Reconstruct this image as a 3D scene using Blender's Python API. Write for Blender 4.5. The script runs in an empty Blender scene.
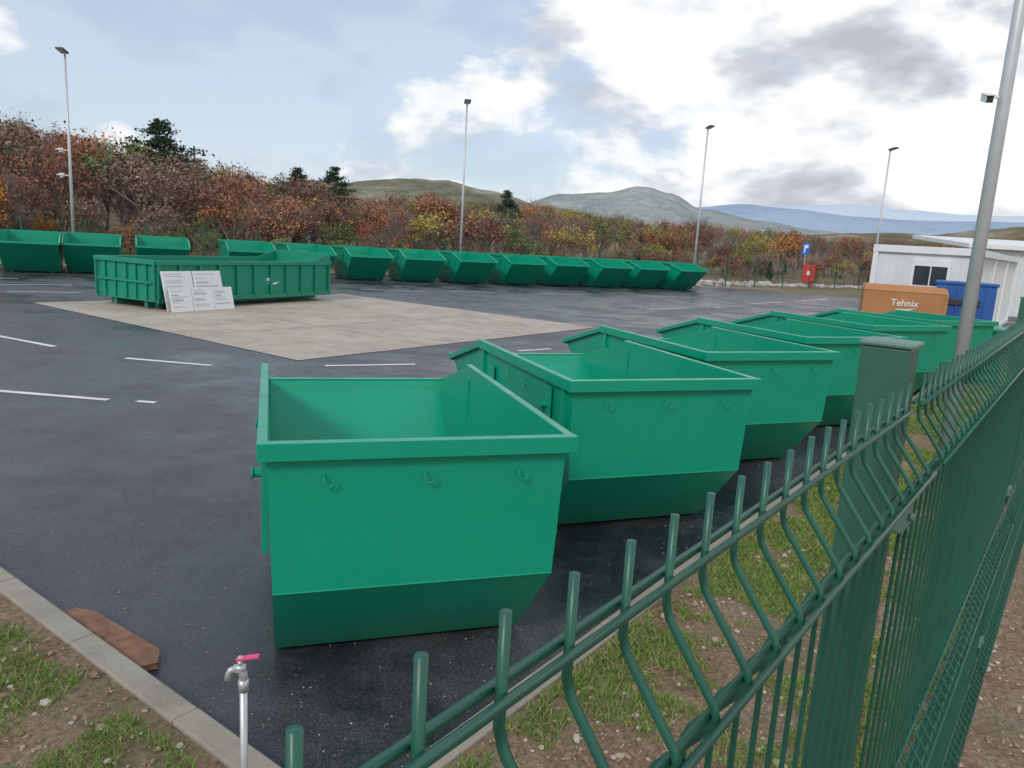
import bpy, math, random
from mathutils import Matrix, Vector, noise
random.seed(7)
sc=bpy.context.scene
rad=math.radians
CAMH=2.3
# ------------------------------------------------------------------ camera
cam=bpy.data.cameras.new('camera'); co=bpy.data.objects.new('camera',cam); sc.collection.objects.link(co)
cam.sensor_width=36; cam.lens=760/1024*36; cam.clip_start=0.02; cam.clip_end=20000
co.matrix_world=Matrix.Translation((0,0,CAMH))@Matrix.Rotation(rad(90-10.7),4,'X')@Matrix.Rotation(rad(3.4),4,'Z')
sc.camera=co
sc.view_settings.view_transform='Standard'
try: sc.view_settings.look='None'
except Exception: pass
sc.view_settings.exposure=0

# ------------------------------------------------------------------ material helpers
def newmat(n):
    m=bpy.data.materials.new(n); m.use_nodes=True
    nt=m.node_tree; b=nt.nodes['Principled BSDF']; return m,nt,b
def N(nt,t,**k):
    n=nt.nodes.new(t)
    for a,v in k.items(): setattr(n,a,v)
    return n
def noise_n(nt,vec,scale,detail=4,rough=.5,dist=0):
    n=N(nt,'ShaderNodeTexNoise'); n.inputs['Scale'].default_value=scale; n.inputs['Detail'].default_value=detail
    n.inputs['Roughness'].default_value=rough; n.inputs['Distortion'].default_value=dist
    if vec is not None: nt.links.new(vec,n.inputs['Vector'])
    return n.outputs['Fac']
def ramp(nt,fac,stops,interp='LINEAR'):
    r=N(nt,'ShaderNodeValToRGB'); r.color_ramp.interpolation=interp
    e=r.color_ramp.elements
    while len(e)<len(stops): e.new(.5)
    for i,(p,c) in enumerate(stops):
        e[i].position=p; e[i].color=(c[0],c[1],c[2],1) if not isinstance(c,(int,float)) else (c,c,c,1)
    nt.links.new(fac,r.inputs['Fac']); return r.outputs['Color']
def mix(nt,f,a,b,mode='MIX'):
    m=N(nt,'ShaderNodeMix',data_type='RGBA',blend_type=mode)
    for s,v in ((0,f),(6,a),(7,b)):
        if isinstance(v,(int,float)): m.inputs[s].default_value=v if s==0 else (v,v,v,1)
        elif isinstance(v,tuple): m.inputs[s].default_value=(*v,1)
        else: nt.links.new(v,m.inputs[s])
    return m.outputs[2]
def bump(nt,b,h,strength=.3,dist=.01):
    bn=N(nt,'ShaderNodeBump'); bn.inputs['Strength'].default_value=strength; bn.inputs['Distance'].default_value=dist
    nt.links.new(h,bn.inputs['Height']); nt.links.new(bn.outputs['Normal'],b.inputs['Normal'])
def geo(nt): return N(nt,'ShaderNodeNewGeometry')
def pos(nt): return geo(nt).outputs['Position']
def objc(nt): return N(nt,'ShaderNodeTexCoord').outputs['Object']
def simple(n,c,rough=.5,metal=0,var=.12,scale=6,bumpst=0):
    m,nt,b=newmat(n); p=objc(nt)
    f=noise_n(nt,p,scale,4,.6)
    lo=tuple(x*(1-var) for x in c); hi=tuple(min(1,x*(1+var)) for x in c)
    nt.links.new(ramp(nt,f,[(.3,lo),(.7,hi)]),b.inputs['Base Color'])
    b.inputs['Roughness'].default_value=rough; b.inputs['Metallic'].default_value=metal
    if bumpst: bump(nt,b,noise_n(nt,p,scale*8,3),bumpst,.004)
    return m

def mat_asphalt():
    m,nt,b=newmat('asphalt'); p=pos(nt)
    big=noise_n(nt,p,.3,4,.6,0); mid=noise_n(nt,p,2.6,5,.7); fine=noise_n(nt,p,110,2,.7)
    wet=noise_n(nt,p,.42,8,.72,.15)
    c=ramp(nt,big,[(.3,(.052,.053,.060)),(.7,(.080,.081,.090))])
    c=mix(nt,.6,c,ramp(nt,mid,[(.3,(.6,)*3),(.7,(1.3,)*3)]),'MULTIPLY')
    c=mix(nt,.8,c,ramp(nt,fine,[(.33,(.3,)*3),(.52,(1.0,)*3),(.72,(2.4,)*3)]),'MULTIPLY')
    wm=ramp(nt,wet,[(.44,0.0),(.53,1.0)])
    c=mix(nt,wm,mix(nt,1.0,c,(.50,.51,.55),'MULTIPLY'),c)
    nt.links.new(c,b.inputs['Base Color'])
    nt.links.new(ramp(nt,wet,[(.42,(.20,)*3),(.48,(.36,)*3),(.56,(.52,)*3)]),b.inputs['Roughness'])
    b.inputs['Specular IOR Level'].default_value=.55
    bump(nt,b,noise_n(nt,p,150,2,.6),.38,.0035)
    return m
def mat_concrete(n,c1,c2,rough=.85,stain=True):
    m,nt,b=newmat(n); p=pos(nt)
    a=noise_n(nt,p,.7,6,.65,.5); f=noise_n(nt,p,60,3,.6)
    c=ramp(nt,a,[(.32,c1),(.62,c2)])
    c=mix(nt,.35,c,ramp(nt,f,[(.3,(.7,)*3),(.7,(1.2,)*3)]),'MULTIPLY')
    if stain:
        s=noise_n(nt,p,2.4,5,.7,.4)
        c=mix(nt,.5,c,ramp(nt,s,[(.38,(.66,.64,.62)),(.5,(1,)*3)]),'MULTIPLY')
    nt.links.new(c,b.inputs['Base Color']); b.inputs['Roughness'].default_value=rough
    bump(nt,b,f,.3,.004); return m
def mat_paint(n,c,rough=.38,dirt=.5):
    m,nt,b=newmat(n); p=objc(nt)
    f=noise_n(nt,p,.8,3,.5)
    col=ramp(nt,f,[(.3,tuple(x*.94 for x in c)),(.7,tuple(min(1,x*1.06) for x in c))])
    mp=N(nt,'ShaderNodeMapping'); mp.inputs['Scale'].default_value=(14,14,.9); nt.links.new(p,mp.inputs['Vector'])
    s=noise_n(nt,mp.outputs['Vector'],1.6,5,.7,.3)
    col=mix(nt,ramp(nt,s,[(.56,0.0),(.9,dirt)]),col,(.10,.36,.28))
    sep=N(nt,'ShaderNodeSeparateXYZ'); nt.links.new(p,sep.inputs[0])
    mr=N(nt,'ShaderNodeMapRange'); mr.inputs[1].default_value=.34; mr.inputs[2].default_value=0
    mr.inputs[3].default_value=0; mr.inputs[4].default_value=.6; nt.links.new(sep.outputs['Z'],mr.inputs[0])
    mul=N(nt,'ShaderNodeMath',operation='MULTIPLY'); nt.links.new(mr.outputs[0],mul.inputs[0]); nt.links.new(noise_n(nt,p,7,6,.7),mul.inputs[1])
    col=mix(nt,mul.outputs[0],col,(.10,.09,.075))
    sc2=noise_n(nt,p,26,4,.75,1.5)
    col=mix(nt,ramp(nt,sc2,[(.69,0.0),(.73,.6)]),col,(.05,.16,.11))
    nt.links.new(col,b.inputs['Base Color'])
    nt.links.new(ramp(nt,noise_n(nt,p,5,5,.6),[(.3,(rough-.07,)*3),(.7,(rough+.12,)*3)]),b.inputs['Roughness'])
    bump(nt,b,noise_n(nt,p,1.7,1,.5),.22,.035)
    return m
def mat_soil():
    m,nt,b=newmat('soil'); p=pos(nt)
    a=noise_n(nt,p,1.6,8,.75,.2); f=noise_n(nt,p,38,5,.75); g=noise_n(nt,p,.8,6,.65)
    c=ramp(nt,a,[(.3,(.24,.14,.085)),(.5,(.38,.25,.16)),(.68,(.47,.36,.26))])
    c=mix(nt,.9,c,ramp(nt,f,[(.32,(.35,)*3),(.68,(1.55,)*3)]),'MULTIPLY')
    c=mix(nt,ramp(nt,g,[(.5,0.0),(.6,.4)]),c,(.15,.16,.065))
    nt.links.new(c,b.inputs['Base Color']); b.inputs['Roughness'].default_value=.95
    bump(nt,b,noise_n(nt,p,26,6,.75),1.0,.04); return m
def mat_field():
    m,nt,b=newmat('field'); p=pos(nt)
    a=noise_n(nt,p,.06,6,.7,.4); f=noise_n(nt,p,1.6,5,.75)
    c=ramp(nt,a,[(.3,(.15,.11,.065)),(.5,(.22,.17,.10)),(.68,(.14,.14,.065))])
    c=mix(nt,.6,c,ramp(nt,f,[(.3,(.5,)*3),(.7,(1.4,)*3)]),'MULTIPLY')
    nt.links.new(c,b.inputs['Base Color']); b.inputs['Roughness'].default_value=1
    bump(nt,b,f,.8,.2); return m
def mat_island(n,stops,rough=.8,objrand=None,transl=0):
    m,nt,b=newmat(n); g=geo(nt)
    c=ramp(nt,g.outputs['Random Per Island'],stops)
    if objrand:
        oi=N(nt,'ShaderNodeObjectInfo')
        base=ramp(nt,oi.outputs['Random'],objrand,'CONSTANT')
        c=mix(nt,1.0,base,c,'MULTIPLY')
    nt.links.new(c,b.inputs['Base Color']); b.inputs['Roughness'].default_value=rough
    b.inputs['Specular IOR Level'].default_value=.1
    return m

M={}
M['asphalt']=mat_asphalt()
M['pad']=mat_concrete('concrete_pad',(.38,.325,.265),(.50,.435,.36))
M['kerb']=mat_concrete('kerb_concrete',(.27,.235,.19),(.40,.35,.29))
M['green']=mat_paint('skip_green_paint',(.002,.325,.192),.28,.12)
M['green2']=mat_paint('roll_off_green_paint',(.004,.25,.15),.40,.2)
M['darkgreen']=simple('fence_green_coating',(.016,.108,.072),.36,0,.15,9)
M['postgreen']=simple('post_green_coating',(.03,.115,.08),.45,0,.12,9)
M['clamp']=simple('clamp_grey_green',(.10,.20,.17),.5,0,.12,9)
M['galv']=simple('galvanised_steel',(.55,.57,.58),.42,.55,.12,8)
M['polegrey']=simple('lamp_pole_grey',(.56,.58,.60),.45,.3,.08,3)
M['black']=simple('lamp_housing',(.035,.037,.04),.5)
M['white']=simple('white_panel',(.76,.77,.77),.5,0,.05,2)
M['whitegrey']=simple('white_cladding',(.68,.70,.71),.5,0,.06,2)
M['glass']=simple('window_glass',(.03,.045,.055),.08,0,.1,2)
M['orange']=simple('orange_paint',(.45,.20,.075),.55,0,.1,3)
M['blue']=simple('blue_paint',(.02,.10,.36),.45,0,.1,3)
M['red']=simple('red_paint',(.60,.03,.025),.45,0,.1,3)
M['signblue']=simple('sign_blue',(.02,.12,.50),.4)
M['ink']=simple('ink',(.30,.30,.32),.7)
M['whitepaint']=mat_concrete('road_paint',(.62,.62,.60),(.80,.80,.78),.6)
M['plank']=simple('terracotta_board',(.26,.125,.075),.8,0,.35,12,.4)
M['pinkhandle']=simple('tap_handle_pink',(.75,.07,.20),.4)
M['soil']=mat_soil(); M['field']=mat_field()
M['stone']=mat_island('stones',[(0,(.24,.15,.10)),(.5,(.38,.28,.20)),(1,(.52,.46,.39))],.9)
M['palestone']=mat_island('pale_stones',[(0,(.34,.32,.29)),(1,(.60,.58,.54))],.9)
M['grass']=mat_island('grass_blades',[(0,(.10,.19,.03)),(.5,(.17,.29,.055)),(.8,(.27,.33,.10)),(1,(.40,.33,.17))],.7)
M['bark']=simple('bark',(.15,.12,.10),.95,0,.3,5)
M['twig']=mat_island('twigs',[(0,(.13,.095,.085)),(1,(.29,.225,.20))],.95)
palette=[(0,(.24,.12,.085)),(.12,(.34,.15,.08)),(.23,(.24,.165,.13)),(.33,(.50,.24,.07)),(.42,(.26,.26,.09)),
         (.52,(.29,.14,.10)),(.61,(.16,.19,.07)),(.71,(.42,.33,.10)),(.79,(.26,.18,.14)),(.87,(.18,.21,.09)),(.94,(.36,.19,.11))]
M['leaf']=mat_island('autumn_leaves',[(0,(.6,)*3),(.6,(1.05,)*3),(1,(1.6,)*3)],.85,palette)
M['needle']=mat_island('pine_needles',[(0,(.028,.052,.032)),(.6,(.05,.085,.05)),(1,(.09,.125,.07))],.85)

# ------------------------------------------------------------------ mesh builder
class B:
    def __init__(s): s.v=[];s.f=[];s.m=[];s.mats=[]
    def mi(s,m):
        if m not in s.mats: s.mats.append(m)
        return s.mats.index(m)
    def add(s,vs,fs,m):
        o=len(s.v); s.v+=[tuple(v) for v in vs]; k=s.mi(m)
        for f in fs: s.f.append(tuple(i+o for i in f)); s.m.append(k)
    def box(s,x0,x1,y0,y1,z0,z1,m,mat=None):
        vs=[Vector(v) for v in ((x0,y0,z0),(x1,y0,z0),(x1,y1,z0),(x0,y1,z0),(x0,y0,z1),(x1,y0,z1),(x1,y1,z1),(x0,y1,z1))]
        if mat is not None: vs=[mat@v for v in vs]
        s.add(vs,[(0,3,2,1),(4,5,6,7),(0,1,5,4),(1,2,6,5),(2,3,7,6),(3,0,4,7)],m)
    def beam(s,a,b,w,h,m,up=(0,0,1)):
        a=Vector(a);b=Vector(b);d=(b-a).normalized();u=Vector(up)
        x=d.cross(u).normalized(); u=x.cross(d).normalized()
        vs=[]
        for p in (a,b):
            for sx,su in ((-1,-1),(1,-1),(1,1),(-1,1)): vs.append(p+x*sx*w/2+u*su*h/2)
        s.add(vs,[(0,1,2,3),(7,6,5,4),(0,4,5,1),(1,5,6,2),(2,6,7,3),(3,7,4,0)],m)
    def tube(s,pts,r,m,n=8,caps=True):
        pts=[Vector(p) for p in pts]; rs=r if isinstance(r,(list,tuple)) else [r]*len(pts)
        vs=[];fs=[]; prev=None
        for i,p in enumerate(pts):
            if i==0:d=pts[1]-p
            elif i==len(pts)-1:d=p-pts[i-1]
            else:d=(pts[i+1]-p).normalized()+(p-pts[i-1]).normalized()
            d.normalize()
            ref=Vector((0,0,1)) if abs(d.z)<.9 else Vector((1,0,0))
            if prev is None: x=d.cross(ref).normalized()
            else: x=(prev-d*prev.dot(d)).normalized()
            prev=x; y=d.cross(x)
            for k in range(n):
                a=2*math.pi*k/n; vs.append(p+(x*math.cos(a)+y*math.sin(a))*rs[i])
        for i in range(len(pts)-1):
            for k in range(n):
                k2=(k+1)%n; fs.append((i*n+k,i*n+k2,(i+1)*n+k2,(i+1)*n+k))
        if caps: fs.append(tuple(range(n))[::-1]); fs.append(tuple((len(pts)-1)*n+k for k in range(n)))
        s.add(vs,fs,m)
    def obj(s,name,parent=None,loc=None,rot=0,smooth=False,bevel=0,link=True,scale=None):
        me=bpy.data.meshes.new(name); me.from_pydata(s.v,[],s.f); 
        for m in s.mats: me.materials.append(m)
        me.polygons.foreach_set('material_index',s.m)
        if smooth: me.polygons.foreach_set('use_smooth',[True]*len(me.polygons))
        me.update()
        return mk(name,me,parent,loc,rot,bevel,scale)
def mk(name,me,parent=None,loc=None,rot=0,bevel=0,scale=None):
    o=bpy.data.objects.new(name,me); sc.collection.objects.link(o)
    if loc is not None:o.location=loc
    o.rotation_euler=(0,0,rot)
    if scale is not None:o.scale=scale
    if parent is not None:o.parent=parent
    if bevel:
        bm=o.modifiers.new('bevel','BEVEL'); bm.width=bevel; bm.segments=2; bm.limit_method='ANGLE'; bm.angle_limit=rad(40)
    return o
def empty(name,loc=(0,0,0),rot=0):
    o=bpy.data.objects.new(name,None); sc.collection.objects.link(o); o.location=loc; o.rotation_euler=(0,0,rot); o.empty_display_size=.3; return o

# lot frame
U=Vector((.588,.809,0)); V=Vector((-.809,.588,0)); C0=Vector((-.565,2.6,0))
def L(u,v,z=0): return C0+U*u+V*v+Vector((0,0,z))

# ------------------------------------------------------------------ terrain
prof=[(-300,84),(0,78),(60,74),(130,64),(200,56),(260,50),(320,44),(380,37),(440,36),(500,40),(560,35),(620,31),(700,26),(760,27),(820,20),(880,22),(1024,24),(1400,26)]
def pxratio(px): return ((px-512)/760-.0112)/1.018
prof=[(math.atan(pxratio(a)),b/780) for a,b in prof]
def T(az):
    if az<=prof[0][0]: return prof[0][1]
    for i in range(len(prof)-1):
        if az<=prof[i+1][0]:
            t=(az-prof[i][0])/(prof[i+1][0]-prof[i][0]); return prof[i][1]*(1-t)+prof[i+1][1]*t
    return prof[-1][1]
def terr(x,y):
    d=math.hypot(x,y); az=math.atan2(x,y)
    if d<52: return 0
    side=max(0,min(1,(rad(85)-abs(az))/rad(25)))
    e=min(d,150)-52
    z=T(az)*.9*e*side
    if d>150: z*=max(0,1-(d-150)/250)
    return z+ (noise.noise(Vector((x*.03,y*.03,0)))*.8*min(1,(d-52)/30) if d>52 else 0)*side
b=B()
rr=[0]+[52*(i/8) for i in range(1,9)]+[56,60,66,72,80,90,100,112,125,138,150,175,210,260,320,400,700,1500,3500,9000,16000]
na=180; vs=[];fs=[]
for r in rr[1:]:
    for k in range(na):
        a=2*math.pi*k/na; x,y=r*math.sin(a),r*math.cos(a); vs.append((x,y,terr(x,y)))
vs.append((0,0,0))
c=len(vs)-1
for k in range(na): fs.append((c,(k+1)%na,k))
for i in range(len(rr)-2):
    for k in range(na):
        k2=(k+1)%na; fs.append((i*na+k,i*na+k2,(i+1)*na+k2,(i+1)*na+k))
b.add(vs,fs,M['field']); b.obj('ground',smooth=True)

# asphalt yard
b=B()
yard=[C0+U*0+V*0,Vector((43.5,63.3,0)),Vector((38,62,0)),Vector((8.3,48.2,0)),Vector((-33,28.2,0)),L(0,40)]
b.add([(p.x,p.y,.012) for p in yard],[tuple(range(6))],M['asphalt']); b.obj('asphalt_yard')
b=B()
us=[6.6,10.05,13.5,16.95]; vv=[8.75,12.3,15.85,19.4]
for i in range(3):
    for j in range(3):
        g=.008
        q=[L(us[i]+g,vv[j]+g,.02),L(us[i+1]-g,vv[j]+g,.02),L(us[i+1]-g,vv[j+1]-g,.02),L(us[i]+g,vv[j+1]-g,.02)]
        b.add(q,[(0,1,2,3)],M['pad'])
b.obj('concrete_pad')
# kerbs
b=B()
R36=Matrix(((U.x,V.x,0,C0.x),(U.y,V.y,0,C0.y),(0,0,1,0),(0,0,0,1)))
b.box(-.13,-.005,-.135,-.005,0,.082,M['kerb'],R36)
k=0.0
while k<22:
    b.box(k,k+.994,-.13,0,0,.08+random.uniform(-.002,.002),M['kerb'],R36); k+=1
k=0.0
while k<40:
    b.box(-.13,0,k,k+.994,0,.08+random.uniform(-.002,.002),M['kerb'],R36); k+=1
b.obj('kerb',bevel=.008)
b=B(); p0=Vector((-33,28.2,0)); p1=Vector((38,62,0))
b.beam(p0+Vector((0,0,.05)),p1+Vector((0,0,.05)),.15,.12,M['kerb']); b.obj('kerb')
def verge(u0,u1,v0,v1,st,name):
    b=B(); nu=int((u1-u0)/st)+1; nv=max(2,int((v1-v0)/st)+1); vs=[];fs=[]
    for i in range(nu):
        for j in range(nv):
            uu=u0+(u1-u0)*i/(nu-1); w=v0+(v1-v0)*j/(nv-1); p=L(uu,w)
            e=min(1,max(0,min(abs(uu+.13) if v0>-1 else 9,abs(w+.13) if v0<-1 else 9)/.3))
            z=.058+e*(.018*noise.noise(Vector((p.x*2.2,p.y*2.2,3)))+.012*noise.noise(Vector((p.x*8,p.y*8,1)))+.01)
            vs.append((p.x,p.y,z))
    for i in range(nu-1):
        for j in range(nv-1):
            fs.append((i*nv+j,(i+1)*nv+j,(i+1)*nv+j+1,i*nv+j+1))
    b.add(vs,fs,M['soil']); return b.obj(name,smooth=True)
verge(-8,22,-8,-.13,.1,'soil_verge')
verge(-8,-.13,-.129,20,.12,'soil_verge')
# road markings
b=B()
def line(a,c,w=.11,z=.017):
    a=Vector((*a,0));c=Vector((*c,0)); d=(c-a).normalized(); n=Vector((-d.y,d.x,0))*w/2; zz=Vector((0,0,z))
    b.add([a-n+zz,c-n+zz,c+n+zz,a+n+zz],[(0,1,2,3)],M['whitepaint'])
for a,c in [((-10.6,14.4),(-8,13.05)),((-6.4,12.35),(-4.9,12.15)),((-7.6,9.6),(-5.1,9.38)),((-3.2,12.75),(-1.75,13.45)),((.1,15.9),(.8,16.5)),((-4.75,9.4),(-4.5,9.38)),
 ((-16.3,23.6),(-14.6,24.9)),((-14.6,21.7),(-13,22.7)),((-6.3,30.6),(-3.8,31.4)),((-2.9,32.6),(-1.0,33.5)),((1,34.6),(3.4,35.6)),((6,37),(8.6,38.2)),((14.5,40),(18,44.5)),((19,42),(23.5,48)),((-19,24.8),(-17.2,26.2)),((5,29),(7,31)),((11,36),(13.5,39))]: line(a,c)
b.obj('road_marking')
# ------------------------------------------------------------------ waste skips
W=1.6
def skip_meshes():
    prf=[(0,1.30,0),(.018,.565,.03),(.47,.03,.045),(2.0,.03,.045),(3.03,.93,.012),(3.07,1.01,.0),(2.1,1.28,0)]
    vs=[(i,y,z) for y,z,i in prf]+[(W-i,y,z) for y,z,i in prf]; n=len(prf)
    fs=[(0,1,2,3,4,5,6),tuple(range(2*n-1,n-1,-1))]
    for i in range(5): fs.append((i,i+n,i+1+n,i+1))
    me=bpy.data.meshes.new('skip_body'); me.from_pydata(vs,[],fs); me.materials.append(M['green']); me.update()
    b=B(); g=M['green']
    h=.085;w=.055
    b.beam((-.045,-.022,1.285),(W+.045,-.022,1.285),w,h,g)
    for x in (-.018,W+.018):
        b.beam((x,.012,1.284),(x,2.12,1.284),w-.004,h-.004,g)
        b.beam((x,2.10,1.275),(x,3.09,.995),.045,.05,g)
    b.beam((-.04,3.09,.995),(W+.04,3.09,.995),.06,.07,g)
    for x in (.25,W-.25): b.beam((x,.6,.02),(x,1.95,.02),.08,.05,g)
    for sx,x in ((-1,-.008),(1,W+.008)):
        for y,z in ((.42,1.05),(1.75,.98)):
            b.tube([(x-sx*.004,y,z),(x+sx*.06,y,z)],.026,g,12); b.tube([(x+sx*.0601,y,z),(x+sx*.072,y,z)],.036,g,12)
            b.box(min(x,x+sx*.012),max(x,x+sx*.012),y-.08,y+.08,z-.13,z+.15,g)
        b.box(min(x-sx*.02,x+sx*.016),max(x-sx*.02,x+sx*.016),.10,.15,.74,1.24,g)
        b.box(min(x-sx*.03,x+sx*.016),max(x-sx*.03,x+sx*.016),1.98,2.04,.30,1.24,g)
    def hook(px,py,pz,nx,ny):
        pts=[(px,py,pz+.02),(px+nx*.03,py+ny*.03,pz+.012)]
        for k in range(7):
            a=math.pi*1.15*(k/6); r=.024; tx,ty=-ny,nx
            pts.append((px+nx*.034+tx*r*(1-math.cos(a)),py+ny*.034+ty*r*(1-math.cos(a)),pz-.010-r*math.sin(a)))
        b.tube(pts,.0052,g,6)
    for x in (.28,.8,1.32): hook(x,.006,1.14,0,-1)
    for y in (.9,1.3): 
        hook(.004,y,1.14,-1,0); hook(W-.004,y,1.14,1,0)
    b.tube([(.03,.016,.566),(W-.03,.016,.566)],.005,g,6)
    mb=bpy.data.meshes.new('rim'); mb.from_pydata(b.v,[],b.f); mb.materials.append(g); mb.update()
    return me,mb
SB,SR=skip_meshes()
def skip(loc,t,sc_=(1,1,1)):
    o=mk('waste_skip',SB,None,loc,t,0,sc_)
    so=o.modifiers.new('solid','SOLIDIFY'); so.thickness=.010; so.offset=1; so.use_even_offset=True
    r=mk('rim_and_lifting_lugs',SR,o,bevel=.006)
    return o
for (x,y),t,k in [((-1.10,3.33),18.0,.92),((.44,5.39),21,.985),((1.90,7.40),23,1.02),((3.62,9.4),25,1.06),((5.5,11.7),26,1.08),((7.4,13.5),26,1.06)]:
    skip((x,y,.012),rad(t),(k,1,1))
for i in range(-5,8):
    cx,cy=-7.7+2.4*i,36.0+1.24*i
    if i==-5: cx+=.55; cy-=1.0
    if i==-4: cx-=.25; cy-=1.0
    if i==-3: cx-=.6; cy-=.3
    t=rad(206.7+random.uniform(-2.5,2.5)); s_=1.16
    off=Matrix.Rotation(t,3,'Z')@Vector((W/2*s_,1.7*s_,0))
    skip((cx-off.x+.3+random.uniform(-.08,.08),cy-off.y+.9+random.uniform(-.15,.15),.012),t,(s_*1.05,s_,s_))
# ------------------------------------------------------------------ roll-off container
def rolloff():
    b=B(); g=M['green2']; Ln=6.5; Wd=2.3; z0=.2; z1=1.2
    e=empty('roll_off_container',(-9.1,19.2,.02),math.atan2(.893,.45))
    t=.03
    b.box(0,Ln,0,t,z0,z1,g); b.box(0,Ln,Wd-t,Wd,z0,z1,g); b.box(t,Ln-t,t,Wd-t,z0,z0+.04,g)
    b.box(0,t,t,Wd-t,z0,z1,g); b.box(Ln-t,Ln,t,Wd-t,z0,z1,g)
    for y in (-.03,Wd+.03): b.beam((-.02,y,z1),(Ln+.02,y,z1),.1,.11,g)
    for x in (-.03,Ln+.03): b.beam((x,-.03,z1+.002),(x,Wd+.03,z1+.002),.1,.11,g)
    for i in range(11):
        x=.05+i*(Ln-.1)/10
        for y in (-.035,Wd+.035): b.box(x-.04,x+.04,y-.03,y+.03,z0+.02,z1-.05,g)
    for y in (-.02,Wd+.02): b.beam((0,y,z0+.04),(Ln,y,z0+.04),.09,.12,g)
    for y in (.55,Wd-.55): b.beam((.1,y,.12),(Ln-.1,y,.12),.12,.17,g)
    for y in (.35,.75,1.12,1.18,1.55,1.95): b.box(-.05,-.002,y-.03,y+.03,z0+.05,z1-.06,g)
    b.box(-.07,-.02,.1,Wd-.1,.66,.72,g)
    for y in (.02,Wd-.02): b.tube([(-.06,y,z0+.05),(-.06,y,z1-.05)],.03,g,8)
    for y in (.3,Wd-.3): b.tube([(.3,y-.07,.1),(.3,y+.07,.1)],.09,g,12)
    b.add([(Ln-.9,-.03,z1+.05),(Ln,-.03,z1+.05),(Ln,-.03,z1+.30),(Ln-.9,.0,z1+.05),(Ln,.0,z1+.05),(Ln,0,z1+.30)],[(0,1,2),(5,4,3),(0,2,5,3),(1,4,5,2)],g)
    b.add([(Ln-.9,Wd+.03,z1+.05),(Ln,Wd+.03,z1+.05),(Ln,Wd+.03,z1+.30),(Ln-.9,Wd,z1+.05),(Ln,Wd,z1+.05),(Ln,Wd,z1+.30)],[(0,2,1),(5,3,4),(0,3,5,2),(1,2,5,4)],g)
    b.box(Ln,Ln+.04,0,Wd,z1+.05,z1+.30,g)
    b.beam((Ln+.1,.7,.2),(Ln+.1,1.05,z1+.3),.1,.1,g,(1,0,0)); b.beam((Ln+.1,1.6,.2),(Ln+.1,1.25,z1+.3),.1,.1,g,(1,0,0))
    b.tube([(Ln+.1,1.0,z1+.3),(Ln+.1,1.3,z1+.3)],.035,g,8)
    b.obj('body',e,bevel=.006)
    b=B()
    pts=[(3.75,.62),(3.9,.57),(4.1,.57),(4.28,.66),(4.1,.62),(3.9,.62)]
    b.add([(x,-.004,z) for x,z in pts]+[(x,-.008,z) for x,z in pts],[tuple(range(6,12)),tuple(range(5,-1,-1))],M['white'])
    b.box(3.74,3.86,-.008,-.003,.68,.76,M['white']); b.box(4.55,4.62,-.008,-.003,.55,.63,M['red'])
    b.obj('logo_mark',e)
    return e
ro=rolloff()
def board(cx,cy,w,h,lean,seed,rz):
    random.seed(seed); b=B()
    b.box(-w/2,w/2,-.012,.012,0,h,M['white'])
    z=h-.09
    while z>.12:
        ln=random.uniform(.35,.9)*w*.85; hh=random.choice([.010,.010,.02])
        b.box(-w*.42,-w*.42+ln,-.015,-.0125,z,z+hh,M['ink']); z-=random.choice([.045,.05,.11])
    o=b.obj('information_board',None,(cx,cy,.025)); o.rotation_euler=(-rad(lean),0,rz); return o
ang=math.atan2(.893,.45)
A=Vector((.45,.893,0)); Nn=Vector((.893,-.45,0))
for s_,off,w,h,ln in [(.50,.34,.92,1.02,14),(1.45,.34,.92,1.02,14),(.30,.60,.66,.62,13),(.98,.60,.66,.62,13),(1.64,.60,.64,.60,13)]:
    p=Vector((-9.1,19.2,0))+A*s_+Nn*off; board(p.x,p.y,w,h,ln,int(s_*100),ang)
random.seed(11)
# ------------------------------------------------------------------ lamps
def lamp(x,y,h,heading,r=.075,cams=(),cs=1.):
    e=empty('street_lamp',(x,y,0),heading); b=B()
    b.tube([(0,0,.0),(0,0,h*.5),(0,0,h)],[r,r*.82,r*.6],M['polegrey'],20)
    b.tube([(0,0,0),(0,0,.03)],.17,M['polegrey'],16)
    b.obj('pole',e,smooth=True)
    b=B(); b.tube([(0,0,h-.02),(0,0,h+.08)],.05,M['polegrey'],10)
    mt=Matrix.Translation((0,-.18,h+.12))@Matrix.Rotation(rad(-14),4,'X')
    b.box(-.17,.17,-.26,.22,-.035,.035,M['black'],mt); b.box(-.13,.13,-.22,.16,-.045,-.0355,M['whitegrey'],mt)
    for i in range(6): b.box(-.13+i*.05,-.12+i*.05,-.1,.2,.0355,.06,M['black'],mt)
    b.obj('lamp_head',e,bevel=.008)
    if cams:
        b=B()
        for z,sd in cams:
            b.beam((0,0,z),(sd*.22*cs,-.05*cs,z+.02),.03*cs,.03*cs,M['white']); 
            mt=Matrix.Translation((sd*.26*cs,-.1*cs,z-.01))@Matrix.Rotation(rad(15),4,'X')@Matrix.Scale(cs,4)
            b.box(-.05,.05,-.18,.10,-.05,.05,M['white'],mt); b.box(-.06,.06,-.21,.12,.0505,.062,M['white'],mt)
            b.box(-.042,.042,-.185,-.1805,-.042,.042,M['black'],mt)
        b.obj('security_cameras',e,bevel=.004)
    return e
def bear(px,y): return pxratio(px)*y
lamp(-20.6,35.5,9.2,0,.075,((4.0,-1),(5.1,-1)),1.3)
lamp(bear(461,43.5),43.5,9.4,rad(10))
lamp(bear(696,48.5),48.5,9.6,rad(20))
lamp(bear(875,48),48,8.9,rad(30))
lamp(5.16,8.75,9.3,rad(-15),.078,((4.12,-1),),.75)
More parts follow.
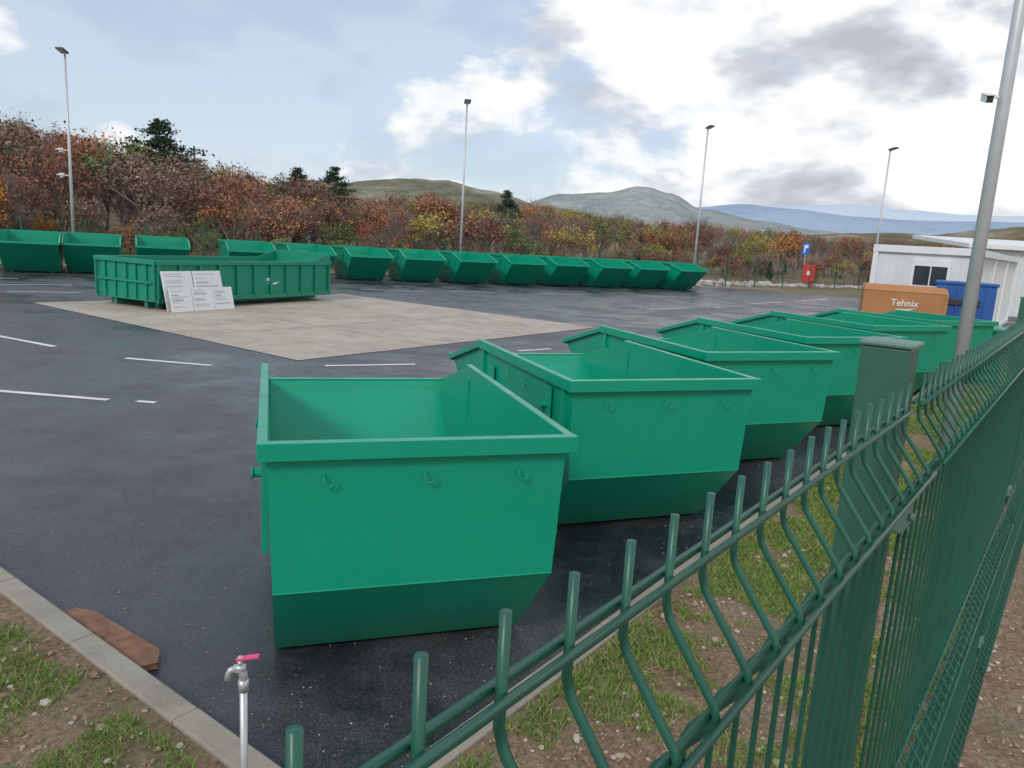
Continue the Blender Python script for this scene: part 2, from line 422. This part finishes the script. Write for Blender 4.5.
# ------------------------------------------------------------------ fences
def fence_panel(nw,sp,zt,crimps,wr,name,nsides=6,dbl=True):
    b=B(); g=M['darkgreen']
    prf=[(0,zt)]
    for cz in crimps: prf+= [(0,cz+.056),(.003,cz+.047),(.034,cz+.006),(.036,cz),(.034,cz-.006),(.003,cz-.047),(0,cz-.056)] if dbl else [(0,cz+.052),(.034,cz),(0,cz-.052)]
    prf.append((0,.14))
    for i in range(nw):
        x=i*sp; jx=random.uniform(-.0014,.0014)
        b.tube([(x+jx,-y,z+(random.uniform(-.0015,.0015) if dbl and q==0 else 0)) for q,(y,z) in enumerate(prf)],wr,g,nsides)
    hz=[]
    x0,x1=-.02,(nw-1)*sp+.02
    for cz in crimps:
        hz+= [(0,cz+.072),(.036,cz)]
        if dbl: hz+=[(0,cz-.070)]
    for y,z in hz:
        b.tube([(x0,-y+wr*1.9,z),(x1,-y+wr*1.9,z)],wr*.98,g,nsides)
        if dbl : b.tube([(x0,-y-wr*1.9,z-.001),(x1,-y-wr*1.9,z-.001)],wr*.98,g,nsides)
    me=bpy.data.meshes.new(name); me.from_pydata(b.v,[],b.f); me.materials.append(g)
    me.polygons.foreach_set('use_smooth',[True]*len(me.polygons)); me.update(); return me
ZT=CAMH-.143
pm=fence_panel(49,.05,ZT,[ZT-.108,1.30,.62],.0026,'wire_panel',8)
hd=rad(90-37)
w=Vector((math.sin(rad(37)),math.cos(rad(37)),0)); nl=Vector((-w.y,w.x,0))
fe=empty('green_mesh_fence',(nl*.165),hd)
for k in range(-2,8):
    s0=1.07+.055-2.5+2.5*k
    mk('wire_panel',pm,fe,(s0,0,0))
    b=B(); sx=1.115+2.5*k
    b.box(sx-.040,sx+.022,.012,.072,0,ZT+.035,M['postgreen']); b.box(sx-.044,sx+.026,.008,.076,ZT+.0351,ZT+.042,M['clamp'])
    for z in (ZT-.19,1.42,.75):
        b.box(sx-.040,sx+.020,-.011,.0115,z-.018,z+.018,M['clamp'])
        b.tube([(sx-.01,-.018,z),(sx-.01,-.0112,z)],.007,M['clamp'],6)
    b.obj('post',fe,bevel=.003)
pm2=fence_panel(25,.10,2.0,[1.9,1.3,.6],.004,'far_wire_panel',3,False)
p0=Vector((-33.5,28.9,0)); dirf=Vector((.903,.43,0)).normalized(); n=Vector((-.43,.903,0))
ff=empty('perimeter_fence',p0,math.atan2(dirf.y,dirf.x))
for k in range(0,32):
    mk('wire_panel',pm2,ff,(k*2.5+.05,0,0))
b=B()
for k in range(0,33): b.box(k*2.5-.03,k*2.5+.03,-.03,.03,0,2.1,M['darkgreen'])
b.obj('posts',ff)
# ------------------------------------------------------------------ office container
def office():
    Nc=Vector((12.45,21.0,0)); e=empty('office_container',Nc,math.atan2(U.y,U.x))
    b=B(); Wd=2.66; Ln=15.0; H=2.8; wm=M['white']; wg=M['whitegrey']
    b.box(.06,Ln-.06,.06,Wd-.06,.12,H-.14,wg)
    for x in (.05,5,10,Ln-.05):
        for y in (.05,Wd-.05): b.box(x-.07,x+.07,y-.07,y+.07,.05,H-.05,wm)
    for y in (.03,Wd-.03):
        b.box(-.03,Ln+.03,y-.06,y+.06,H-.2,H,wm); b.box(-.03,Ln+.03,y-.06,y+.06,.05,.22,wm)
    for x in (.02,Ln-.02):
        b.box(x-.06,x+.06,.091,Wd-.091,H-.2,H-.001,wm); b.box(x-.06,x+.06,.091,Wd-.091,.05,.22,wm)
    b.box(.08,Ln-.08,.09,Wd-.09,H-.06,H-.02,wm)
    b.obj('frame_and_walls',e,bevel=.01)
    b=B(); x=.2
    while x<Ln-.15:
        b.box(x,x+.07,.035,.0595,.23,H-.21,wg); x+=.22
    y=.2
    while y<Wd-.2:
        if not (.5<y<1.75): b.box(.045,.0595,y,y+.02,.23,H-.21,wg)
        y+=.2
    b.obj('cladding_ribs',e)
    b=B(); y0,y1,z0,z1=.72,1.55,1.72,2.26
    b.box(.04,.0585,y0,y1,z0,z1,M['glass'])
    for a_ in ((y0-.07,y1+.07,z1,z1+.18),(y0-.07,y1+.07,z0-.07,z0),(y0-.07,y0,z0,z1),(y1,y1+.07,z0,z1)): b.box(-.01,.058,*a_,wm)
    b.box(.0,.039,(y0+y1)/2-.015,(y0+y1)/2+.015,z0,z1,wm)
    b.obj('window',e,bevel=.004)
office()
def shed():
    e=empty('storage_building',(22.3,38.5,0),rad(-5)); b=B()
    b.box(0,16,0,6,.0,3.2,M['whitegrey']); 
    for i in range(60): b.box(.1+i*.265,.18+i*.265,-.03,-.001,.1,3.1,M['whitegrey'])
    b.obj('walls',e)
    b=B(); b.add([(-.3,-.4,3.25),(16.4,-.4,3.25),(16.4,6.4,3.75),(-.3,6.4,3.75),(-.3,-.4,3.45),(16.4,-.4,3.45),(16.4,6.4,3.95),(-.3,6.4,3.95)],[(3,2,1,0),(4,5,6,7),(0,1,5,4),(1,2,6,5),(2,3,7,6),(3,0,4,7)],M['white']); b.obj('roof',e)
    b=B(); b.box(3,4.2,-.06,-.032,.1,2.2,M['blue']); b.box(7,9,-.06,-.032,1.2,2.1,M['glass']); b.obj('openings',e)
shed()
# ------------------------------------------------------------------ orange collection box / blue container
def orange():
    e=empty('orange_collection_container',(9.72,19.4,.012),rad(-20)); b=B(); o=M['orange']; w=1.84/2
    b.box(-w,w,-.6,.6,.12,1.60,o)
    b.add([(-w-.02,-.62,1.601),(w+.02,-.62,1.601),(w+.02,.62,1.601),(-w-.02,.62,1.601),(-w+.03,-.5,1.74),(w-.03,-.5,1.74),(w-.03,.5,1.74),(-w+.03,.5,1.74)],[(0,3,2,1),(0,1,5,4),(1,2,6,5),(2,3,7,6),(3,0,4,7),(4,5,6,7)],o)
    for x in (-w+.15,w-.15): b.box(x-.06,x+.06,-.5,.5,0,.12,o)
    b.box(-w-.015,-w+.05,-.615,-.55,.12,1.595,o); b.box(w-.05,w+.015,-.615,-.55,.12,1.595,o)
    b.obj('body',e,bevel=.01)
    cu=bpy.data.curves.new('label','FONT'); cu.body='Tehnix'; cu.size=.22; cu.align_x='CENTER'; cu.extrude=.004; cu.offset=.003
    t=bpy.data.objects.new('lettering',cu); sc.collection.objects.link(t); t.parent=e; t.location=(.0,-.606,1.26); t.rotation_euler=(rad(90),0,0); cu.materials.append(M['white'])
    b=B(); pts=[(-.22,1.18),(-.1,1.14),(.1,1.15),(.28,1.23),(.1,1.19),(-.1,1.18)]
    b.add([(x,-.608,z) for x,z in pts],[tuple(range(6))],M['white']); b.obj('logo_mark',e)
orange()
def bluebox():
    e=empty('blue_container',(11.35,19.5,.012),rad(-30)); b=B(); o=M['blue']
    b.box(-.65,.65,-.6,.6,.1,1.85,o); b.box(-.69,.69,-.64,.64,1.85,1.92,o)
    for x in (-.45,-.15,.15,.45): b.box(x-.03,x+.03,-.63,-.6005,.15,1.8,o)
    for x in (-.5,.5): b.box(x-.06,x+.06,-.5,.5,0,.1,o)
    b.box(-.35,.35,-.66,-.631,1.35,1.5,M['black']); b.obj('body',e,bevel=.01)
bluebox()
e=empty('green_ribbed_bin',(9.3,15.0,.012),rad(-30)); b=B()
b.box(-.28,.28,-.4,.4,.05,1.15,M['green2'])
for z in (.15,.35,.55,.75,.95,1.1): b.box(-.33,.33,-.45,.45,z,z+.06,M['green2'])
b.obj('body',e,bevel=.008)
def hyd():
    y=57.; x=bear(811,y); e=empty('fire_hydrant_cabinet',(x,y,.05),rad(-20)); b=B(); r=M['red']
    b.box(-.42,.42,-.2,.2,.5,1.75,r); b.box(-.36,.36,-.22,-.201,.56,1.69,r); b.box(-.12,.12,-.23,-.221,1.0,1.3,M['white'])
    for xx in (-.3,.3): b.box(xx-.05,xx+.05,-.05,.05,0,.5,r)
    b.obj('body',e,bevel=.01)
    e=empty('traffic_sign',(x+.15,y+1.5,0),rad(-15)); b=B()
    b.tube([(0,0,0),(0,0,3.4)],.035,M['polegrey'],8); b.obj('post',e)
    b=B(); b.box(-.27,.27,-.07,-.04,2.5,3.4,M['signblue']); b.box(-.14,-.04,-.075,-.0705,2.65,3.25,M['white']); b.box(-.04,.14,-.075,-.0705,3.0,3.25,M['white']); b.obj('panel',e)
hyd()
# ------------------------------------------------------------------ tap and plank
def tap():
    e=empty('standpipe_tap',(-.80,2.2,.05)); b=B(); g=M['galv']
    b.tube([(0,0,0),(0,0,.81)],.012,g,16); b.tube([(0,0,.785),(0,0,.825)],.0165,g,16)
    b.tube([(0,0,.80),(0,0,.845),(-.010,-.003,.862),(-.030,-.008,.866)],[.014,.014,.014,.013],g,16)
    b.obj('pipe',e,smooth=True)
    b=B()
    b.tube([(.008,0,.865),(-.025,-.008,.867)],[.014,.012],g,16)
    b.tube([(-.020,-.007,.867),(-.036,-.012,.862),(-.044,-.014,.848),(-.045,-.014,.828)],[.010,.010,.009,.011],g,16)
    b.tube([(-.010,-.004,.872),(-.008,-.004,.893)],.008,g,12)
    b.obj('bib_tap',e,smooth=True)
    b=B(); mt=Matrix.Translation((-.008,-.004,.899))@Matrix.Rotation(rad(-12),4,'Y')
    b.box(-.012,.062,-.011,.011,-.0045,.0045,M['pinkhandle'],mt); b.tube([(-.008,-.004,.894),(-.008,-.004,.907)],.009,g,8); b.obj('handle',e,bevel=.003)
tap()
b=B()
pl=[(-2.56,3.98),(-2.46,4.08),(-2.33,4.05),(-1.80,3.70),(-1.75,3.58),(-1.82,3.53),(-1.94,3.56),(-2.40,3.86)]
b.add([(x,y,.016) for x,y in pl]+[(x,y,.05) for x,y in pl],[tuple(range(8))[::1],tuple(range(8,16))[::-1]]+[(i,(i+1)%8,8+(i+1)%8,8+i) for i in range(8)],M['plank'])
b.obj('terracotta_board',bevel=.006)
b=B(); b.tube([(-7.05,7.0,.012),(-7.05,7.0,.05)],[.04,.03],M['signblue'],8); b.obj('bottle_cap')
# ------------------------------------------------------------------ stones and grass
ico_v=[];t_=(1+5**.5)/2
for a_ in ((-1,t_,0),(1,t_,0),(-1,-t_,0),(1,-t_,0),(0,-1,t_),(0,1,t_),(0,-1,-t_),(0,1,-t_),(t_,0,-1),(t_,0,1),(-t_,0,-1),(-t_,0,1)): ico_v.append(Vector(a_).normalized())
ico_f=[(0,11,5),(0,5,1),(0,1,7),(0,7,10),(0,10,11),(1,5,9),(5,11,4),(11,10,2),(10,7,6),(7,1,8),(3,9,4),(3,4,2),(3,2,6),(3,6,8),(3,8,9),(4,9,5),(2,4,11),(6,2,10),(8,6,7),(9,8,1)]
def stone(b,p,r,m):
    q=Matrix.Rotation(random.uniform(0,6.28),3,'Z')@Matrix.Rotation(random.uniform(0,3),3,'X')
    s3=(random.uniform(.7,1.3),random.uniform(.7,1.3),random.uniform(.45,.9))
    vs=[]
    for v in ico_v:
        a_=q@(v*random.uniform(.8,1.15)); vs.append((p[0]+a_.x*r*s3[0],p[1]+a_.y*r*s3[1],p[2]+a_.z*r*s3[2]))
    b.add(vs,ico_f,m)
b=B()
def vz(p): return .06+.01+.018*noise.noise(Vector((p.x*2.2,p.y*2.2,3)))
for i in range(11000):
    if random.random()<.75: uu=random.uniform(-1.5,6) if random.random()<.8 else random.uniform(0,16); w_=random.uniform(-2.6,-.16)
    else: uu=random.uniform(-1.8,-.16); w_=random.uniform(0,5)
    p=L(uu,w_); r=.004+.012*random.random()**3+ (.014 if random.random()<.03 else 0)
    stone(b,(p.x,p.y,vz(p)+r*.2),r,M['stone'])
b.obj('gravel_stones')
b=B()
for i in range(600):
    if random.random()<.5: uu=abs(random.gauss(0,.35))+.01; w_=random.uniform(0,6)
    else: uu=random.uniform(0,8); w_=abs(random.gauss(0,.3))+.01
    p=L(uu,w_); stone(b,(p.x,p.y,.014),random.uniform(.002,.006),M['stone'])
b.obj('grit')
b=B()
def gd(p): return noise.noise(Vector((p.x*1.1+5,p.y*1.1,0)))+.7*noise.noise(Vector((p.x*3.4,p.y*3.4,2)))+.35*noise.noise(Vector((p.x*9,p.y*9,5)))
cnt=0
while cnt<190000:
    q=random.random()
    if q<.62: uu=random.uniform(-1,14)*random.uniform(.3,1); w_=random.uniform(-1.75,-.16); bias=.02+min(.36,max(0,uu-1.0)*.11)
    elif q<.9:
        uu=random.uniform(-2.0,-.22); w_=random.uniform(.6,4.2); bias=.0+(-uu-.25)*.75
    else: uu=random.uniform(8,22); w_=random.uniform(-1.9,-.16); bias=.3
    p=L(uu,w_); cnt+=1
    if gd(p)+bias<random.uniform(0,.30): continue
    h=random.uniform(.014,.05); a_=random.uniform(0,6.28); wd=.0022+(.0015*max(0,uu)*.3); lx,ly=random.gauss(0,.024),random.gauss(0,.024)
    z=vz(p)-.004; dx,dy=math.cos(a_)*wd,math.sin(a_)*wd
    b.add([(p.x-dx,p.y-dy,z),(p.x+dx,p.y+dy,z),(p.x+dx*.7+lx*.5,p.y+dy*.7+ly*.5,z+h*.6),(p.x-dx*.7+lx*.5,p.y-dy*.7+ly*.5,z+h*.6),(p.x+lx*1.3,p.y+ly*1.3,z+h)],[(0,1,2,3),(3,2,4)],M['grass'])
b.obj('grass')
b=B()
for i in range(1500):
    s_=random.uniform(38,78); off=random.gauss(2.2,.7)
    p=p0+dirf*s_+n*off; stone(b,(p.x,p.y,random.uniform(0,.35)*max(.1,1-abs(off-2.2)/1.5)),random.uniform(.08,.28),M['palestone'])
b.obj('rubble_bank')
# ------------------------------------------------------------------ trees
def leafq(b,p,s,m):
    a_=Vector((random.gauss(0,1),random.gauss(0,1),random.gauss(0,1))).normalized(); c_=a_.orthogonal().normalized()
    c_=Matrix.Rotation(random.uniform(0,6.28),3,a_)@c_; d_=a_.cross(c_)
    b.add([p-c_*s-d_*s*.5,p+c_*s-d_*s*.6,p+c_*s*.8+d_*s*.6,p-c_*s*.7+d_*s*.5],[(0,1,2,3)],m)
def branch(b,p,d,ln,r,lvl,tips,m,spread=.6,up=.15):
    q=p; pts=[p];n_=3
    for i in range(n_):
        d=(d+Vector((random.gauss(0,.14),random.gauss(0,.14),random.gauss(0,.08)+up*.3))).normalized(); q=q+d*ln/n_; pts.append(q)
    b.tube(pts,[r,r*.82,r*.66,r*.5],m,5 if lvl>1 else 3,False)
    if lvl==0: tips.append(q); return
    k=random.choice([3,4,4]) if lvl>1 else 4
    for i in range(k):
        t=random.uniform(.35,1); st=pts[min(n_,int(t*n_))]
        a_=random.uniform(0,6.28); o=d.orthogonal().normalized(); o=Matrix.Rotation(a_,3,d)@o
        branch(b,st,(d+o*random.uniform(spread*.6,spread*1.5)).normalized(),ln*random.uniform(.55,.8),r*.5,lvl-1,tips,m,spread,up)
def dec_tree(seed,h,leafy,nleaf,ls,wide=1.):
    random.seed(seed); b=B(); tips=[]
    trunk=h*random.uniform(.18,.3)
    stems=random.choice([1,2])
    for s_ in range(stems):
        d=Vector((random.gauss(0,.16*wide),random.gauss(0,.16*wide),1)).normalized()
        b.tube([(0,0,-.5),Vector((0,0,0)),d*trunk],[h*.02,h*.018,h*.014],M['bark'],6,False)
        for i in range(4 if stems==1 else 2):
            a_=random.uniform(0,6.28); sp=random.uniform(.2,.75)*wide
            branch(b,d*trunk*random.uniform(.7,1),Vector((math.cos(a_)*sp,math.sin(a_)*sp,1)).normalized(),h*.36,h*.011,3,tips,M['twig'],.6)
    if leafy:
        cl=random.sample(tips,min(len(tips),46))
        for i in range(nleaf):
            t=random.choice(cl if random.random()<.8 else tips)
            p=t+Vector((random.gauss(0,1),random.gauss(0,1),random.gauss(0,.8)))*h*.038
            leafq(b,p,ls*random.uniform(.5,1.2),M['leaf'])
    else:
        for i in range(700):
            t=random.choice(tips); d=Vector((random.gauss(0,.5),random.gauss(0,.5),random.uniform(.2,1))).normalized()*h*random.uniform(.04,.10); o=d.orthogonal().normalized()*.014
            b.add([t-o,t+o,t+d],[(0,1,2)],M['twig'])
    me=bpy.data.meshes.new('tree'); me.from_pydata(b.v,[],b.f)
    for m in b.mats: me.materials.append(m)
    me.polygons.foreach_set('material_index',b.m); me.update()
    zs=sorted(v[2] for v in b.v); return me,zs[int(len(zs)*.995)]
def pine(seed,h):
    random.seed(seed); b=B()
    b.tube([(0,0,-.3),(0,0,h*.5),(random.uniform(-.2,.2),0,h*.97)],[h*.022,h*.016,h*.004],M['bark'],7,False)
    z=h*.25
    while z<h*.99:
        f=(z/h); R_=h*.34*min(1,(1-f)*2.1)**.75*(.75+.5*random.random())
        for i in range(random.choice([5,6,7])):
            if random.random()<.1: continue
            a_=random.uniform(0,6.28); r=R_*random.uniform(.5,1.15); e=Vector((math.cos(a_)*r,math.sin(a_)*r,z+r*random.uniform(-.02,.35)))
            b.tube([(0,0,z),e*.6+Vector((0,0,z*.4)),e],[h*.006,h*.004,h*.002],M['bark'],3,False)
            for k in range(int(40+70*r/(h*.3))):
                t=random.uniform(.3,1.05); p=Vector((0,0,z)).lerp(e,t)+Vector((random.gauss(0,1),random.gauss(0,1),random.gauss(0,.5)+.3))*h*.026
                leafq(b,p,h*.011*random.uniform(.6,1.2),M['needle'])
        z+=h*random.uniform(.035,.06)
    me=bpy.data.meshes.new('pine'); me.from_pydata(b.v,[],b.f)
    for m in b.mats: me.materials.append(m)
    me.polygons.foreach_set('material_index',b.m); me.update(); return me
leafy=[dec_tree(100+i,6,True,1300,.088,random.uniform(.8,1.2)) for i in range(7)]
bare=[dec_tree(200+i,6,False,0,0,random.uniform(.8,1.2)) for i in range(4)]
sparse=[dec_tree(300+i,6,True,400,.078) for i in range(4)]
random.seed(42)
fo=empty('autumn_forest')
def plant(me,H0,x,y,h,nm='tree'):
    s_=h/H0; wv=random.uniform(.75,1.15); return mk(nm,me,fo,(x,y,terr(x,y)-.05),random.uniform(0,6.28),0,(s_*wv,s_*wv,s_))
cnt=0; tries=0
while cnt<660 and tries<20000:
    tries+=1
    if cnt<250: depth=random.uniform(3.5,18)
    else: depth=18+70*random.random()**1.3
    s_=random.uniform(-25,130); p=p0+dirf*s_+n*depth
    az=math.atan2(p.x,p.y); d=p.length
    if abs(az)>rad(44) or p.y<20: continue
    if depth<8 and s_>42 and random.random()<.6: continue
    full=CAMH+T(az)*d-terr(p.x,p.y)
    h=full*(random.uniform(.42,.9) if depth<12 else random.uniform(.65,1.04)+(.14 if random.random()<.10 else 0))
    h=max(2.0,min(11,h))
    r=random.random()
    grp=leafy if r<(.56 if depth<18 else .42) else (sparse if r<.74 else bare)
    me,H0=random.choice(grp); plant(me,H0,p.x,p.y,h); cnt+=1
for i in range(230):
    s_=random.uniform(-20,110); p=p0+dirf*s_+n*(random.uniform(2.5,14)); 
    if s_>42 and random.random()<.4: continue
    if abs(math.atan2(p.x,p.y))>rad(44): continue
    me,H0=random.choice(leafy+sparse); plant(me,H0,p.x,p.y,random.uniform(1.0,2.3),nm='shrub')
P=[pine(500,9),pine(501,9),pine(502,9)]
def pinet(px,y,toppx,me,wide=1,hh=None):
    x=bear(px,y); d=math.hypot(x,y); z=terr(x,y); h=CAMH+toppx/780*d-z
    mk('pine_tree',me,None,(x,y,z-.1),random.uniform(0,6.28),0,(h/9*wide,h/9*wide,h/9))
pinet(162,58,86,P[0],1.2); pinet(297,64,56,P[1],1); pinet(334,62,62,P[2],.9); pinet(505,72,48,P[0],.9); pinet(222,48,18,P[1],.8); pinet(772,58,-4,P[2],.6); pinet(640,62,12,P[1],.6)
# ------------------------------------------------------------------ hills
def hillmat(n,c1,c2,sc_,c3=None,con=.5):
    m,nt,b=newmat(n); p=pos(nt); f=noise_n(nt,p,sc_,7,.72,.5); f2=noise_n(nt,p,sc_*9,4,.7)
    st=[(.38,c1),(.56,c2)]
    if c3: st.append((.66,c3))
    c=mix(nt,con,ramp(nt,f,st),ramp(nt,f2,[(.35,(.6,)*3),(.65,(1.35,)*3)]),'MULTIPLY')
    nt.links.new(c,b.inputs['Base Color']); b.inputs['Roughness'].default_value=1; b.inputs['Specular IOR Level'].default_value=0
    return m
def hill(name,d,pts,mat,depth,rough,fr=14):
    b=B(); vs=[];fs=[]; n_=220; m_=20
    pp=[(math.atan(pxratio(a)),e/780) for a,e in pts]
    a0,a1=pp[0][0],pp[-1][0]
    for i in range(n_):
        az=a0+(a1-a0)*i/(n_-1)
        for k in range(len(pp)-1):
            if pp[k][0]<=az<=pp[k+1][0]+1e-9:
                t=(az-pp[k][0])/(pp[k+1][0]-pp[k][0]); t=t*t*(3-2*t); e=pp[k][1]*(1-t)+pp[k+1][1]*t; break
        for j in range(m_):
            q=j/(m_-1); dd=d+depth*(q-.5); prof_=math.sin(math.pi*q)**.8 if 0<q<1 else 0
            x,y=dd*math.sin(az),dd*math.cos(az)
            hh=(e*d+CAMH)*prof_
            hh*=1+rough*noise.fractal(Vector((x/d*fr,y/d*fr,d)),1,2,5) 
            vs.append((x,y,hh-2 if prof_>0 else -5))
    for i in range(n_-1):
        for j in range(m_-1): fs.append((i*m_+j,(i+1)*m_+j,(i+1)*m_+j+1,i*m_+j+1))
    b.add(vs,fs,mat); b.obj(name,smooth=True)
hill('hill',520,[(150,20),(260,42),(340,48),(400,54),(440,54),(490,50),(540,38),(620,28),(720,5)],hillmat('hill_scrub',(.13,.135,.095),(.23,.215,.16),.02,(.34,.32,.27)),260,.06)
hill('hill',420,[(720,6),(800,24),(850,28),(920,30),(980,36),(1060,42),(1300,46),(1500,20)],hillmat('hill_scrub_brown',(.14,.12,.08),(.22,.185,.12),.03,(.36,.33,.27)),200,.06)
hill('mountain',1900,[(380,5),(500,30),(560,48),(600,52),(640,60),(665,54),(700,40),(760,32),(820,26),(900,10)],hillmat('mountain_grey',(.24,.27,.27),(.32,.345,.34),.006,(.42,.42,.40),.4),900,.045)
hill('mountain',6500,[(520,20),(620,36),(690,42),(740,47),(790,44),(850,40),(920,38),(1000,40),(1100,40),(1300,32)],hillmat('mountain_haze_blue',(.30,.38,.49),(.35,.43,.54),.001,None,.15),2500,.03,9)  # atmospheric haze is painted in as a blue-grey base colour
hill('mountain',9500,[(640,20),(740,42),(800,49),(850,50),(900,47),(960,44),(1050,46),(1200,40)],hillmat('mountain_far_haze',(.52,.59,.68),(.56,.63,.71),.001,None,.05),2500,.03,8)  # farthest ridge: paler base colour stands in for thicker air haze
# ------------------------------------------------------------------ light
SUN_EL=rad(36); SUN_AZ=rad(208)
sd=Vector((math.sin(SUN_AZ)*math.cos(SUN_EL),math.cos(SUN_AZ)*math.cos(SUN_EL),math.sin(SUN_EL)))
sl=bpy.data.lights.new('sun','SUN'); sl.energy=1.4; sl.angle=rad(12); sl.color=(1,.96,.9)
so=bpy.data.objects.new('sun',sl); sc.collection.objects.link(so); so.rotation_euler=sd.to_track_quat('Z','Y').to_euler()
wd=bpy.data.worlds.new('World'); sc.world=wd; wd.use_nodes=True; nt=wd.node_tree; nt.nodes.clear()
try:
    wd.cycles.sampling_method='MANUAL'; wd.cycles.sample_map_resolution=512
except Exception: pass
out=N(nt,'ShaderNodeOutputWorld'); sky=N(nt,'ShaderNodeTexSky',sky_type='NISHITA'); sky.sun_disc=False; sky.sun_elevation=SUN_EL; sky.sun_rotation=SUN_AZ
bg1=N(nt,'ShaderNodeBackground'); bg1.inputs['Strength'].default_value=.12
tc=N(nt,'ShaderNodeTexCoord').outputs['Generated']
haze=mix(nt,.62,sky.outputs['Color'],(5.2,6.2,7.6)); nt.links.new(haze,bg1.inputs['Color'])
def math_(op,a,b_):
    m=N(nt,'ShaderNodeMath',operation=op)
    for i,q in enumerate((a,b_)):
        if isinstance(q,(int,float)): m.inputs[i].default_value=q
        else: nt.links.new(q,m.inputs[i])
    return m.outputs[0]
def mapping(loc,scl):
    mp=N(nt,'ShaderNodeMapping'); mp.inputs['Scale'].default_value=scl; mp.inputs['Location'].default_value=loc; nt.links.new(tc,mp.inputs['Vector']); return mp.outputs['Vector']
sep=N(nt,'ShaderNodeSeparateXYZ'); nt.links.new(tc,sep.inputs[0])
S=(1,1,2.0); O=Vector((7.3,2.1,.9))
v=mapping(O,S); v2=mapping(O+Vector((.05,0,.12)),S)
cov=noise_n(nt,v,3.9,8,.56,.1); cov2=noise_n(nt,v2,3.9,4,.54,.1)
big=noise_n(nt,v,1.5,1,.5)
cv=math_('ADD',math_('ADD',cov,math_('MULTIPLY',sep.outputs['X'],.14)),math_('MULTIPLY',math_('SUBTRACT',big,.5),.30))
cv=math_('ADD',cv,math_('ADD',math_('MULTIPLY',sep.outputs['Z'],-.22),.02))
mask=ramp(nt,cv,[(.41,.15),(.455,.75),(.49,1.0)])
rel=math_('SUBTRACT',cov,cov2)
shade=math_('ADD',math_('ADD',math_('MULTIPLY',rel,3.4),.60),math_('ADD',math_('MULTIPLY',math_('SUBTRACT',.54,cv),.7),math_('MULTIPLY',sep.outputs['X'],.26)))
shade=math_('ADD',shade,math_('MULTIPLY',math_('SUBTRACT',noise_n(nt,v,10,5,.55),.5),.6))
cc=ramp(nt,shade,[(.22,(.50,.53,.60)),(.42,(.64,.67,.73)),(.58,(.86,.88,.91)),(.70,(1.0,1.0,1.0))])
bg2=N(nt,'ShaderNodeBackground'); nt.links.new(cc,bg2.inputs['Color']); bg2.inputs['Strength'].default_value=1.03
ms=N(nt,'ShaderNodeMixShader'); nt.links.new(mask,ms.inputs[0]); nt.links.new(bg1.outputs[0],ms.inputs[1]); nt.links.new(bg2.outputs[0],ms.inputs[2]); nt.links.new(ms.outputs[0],out.inputs['Surface'])
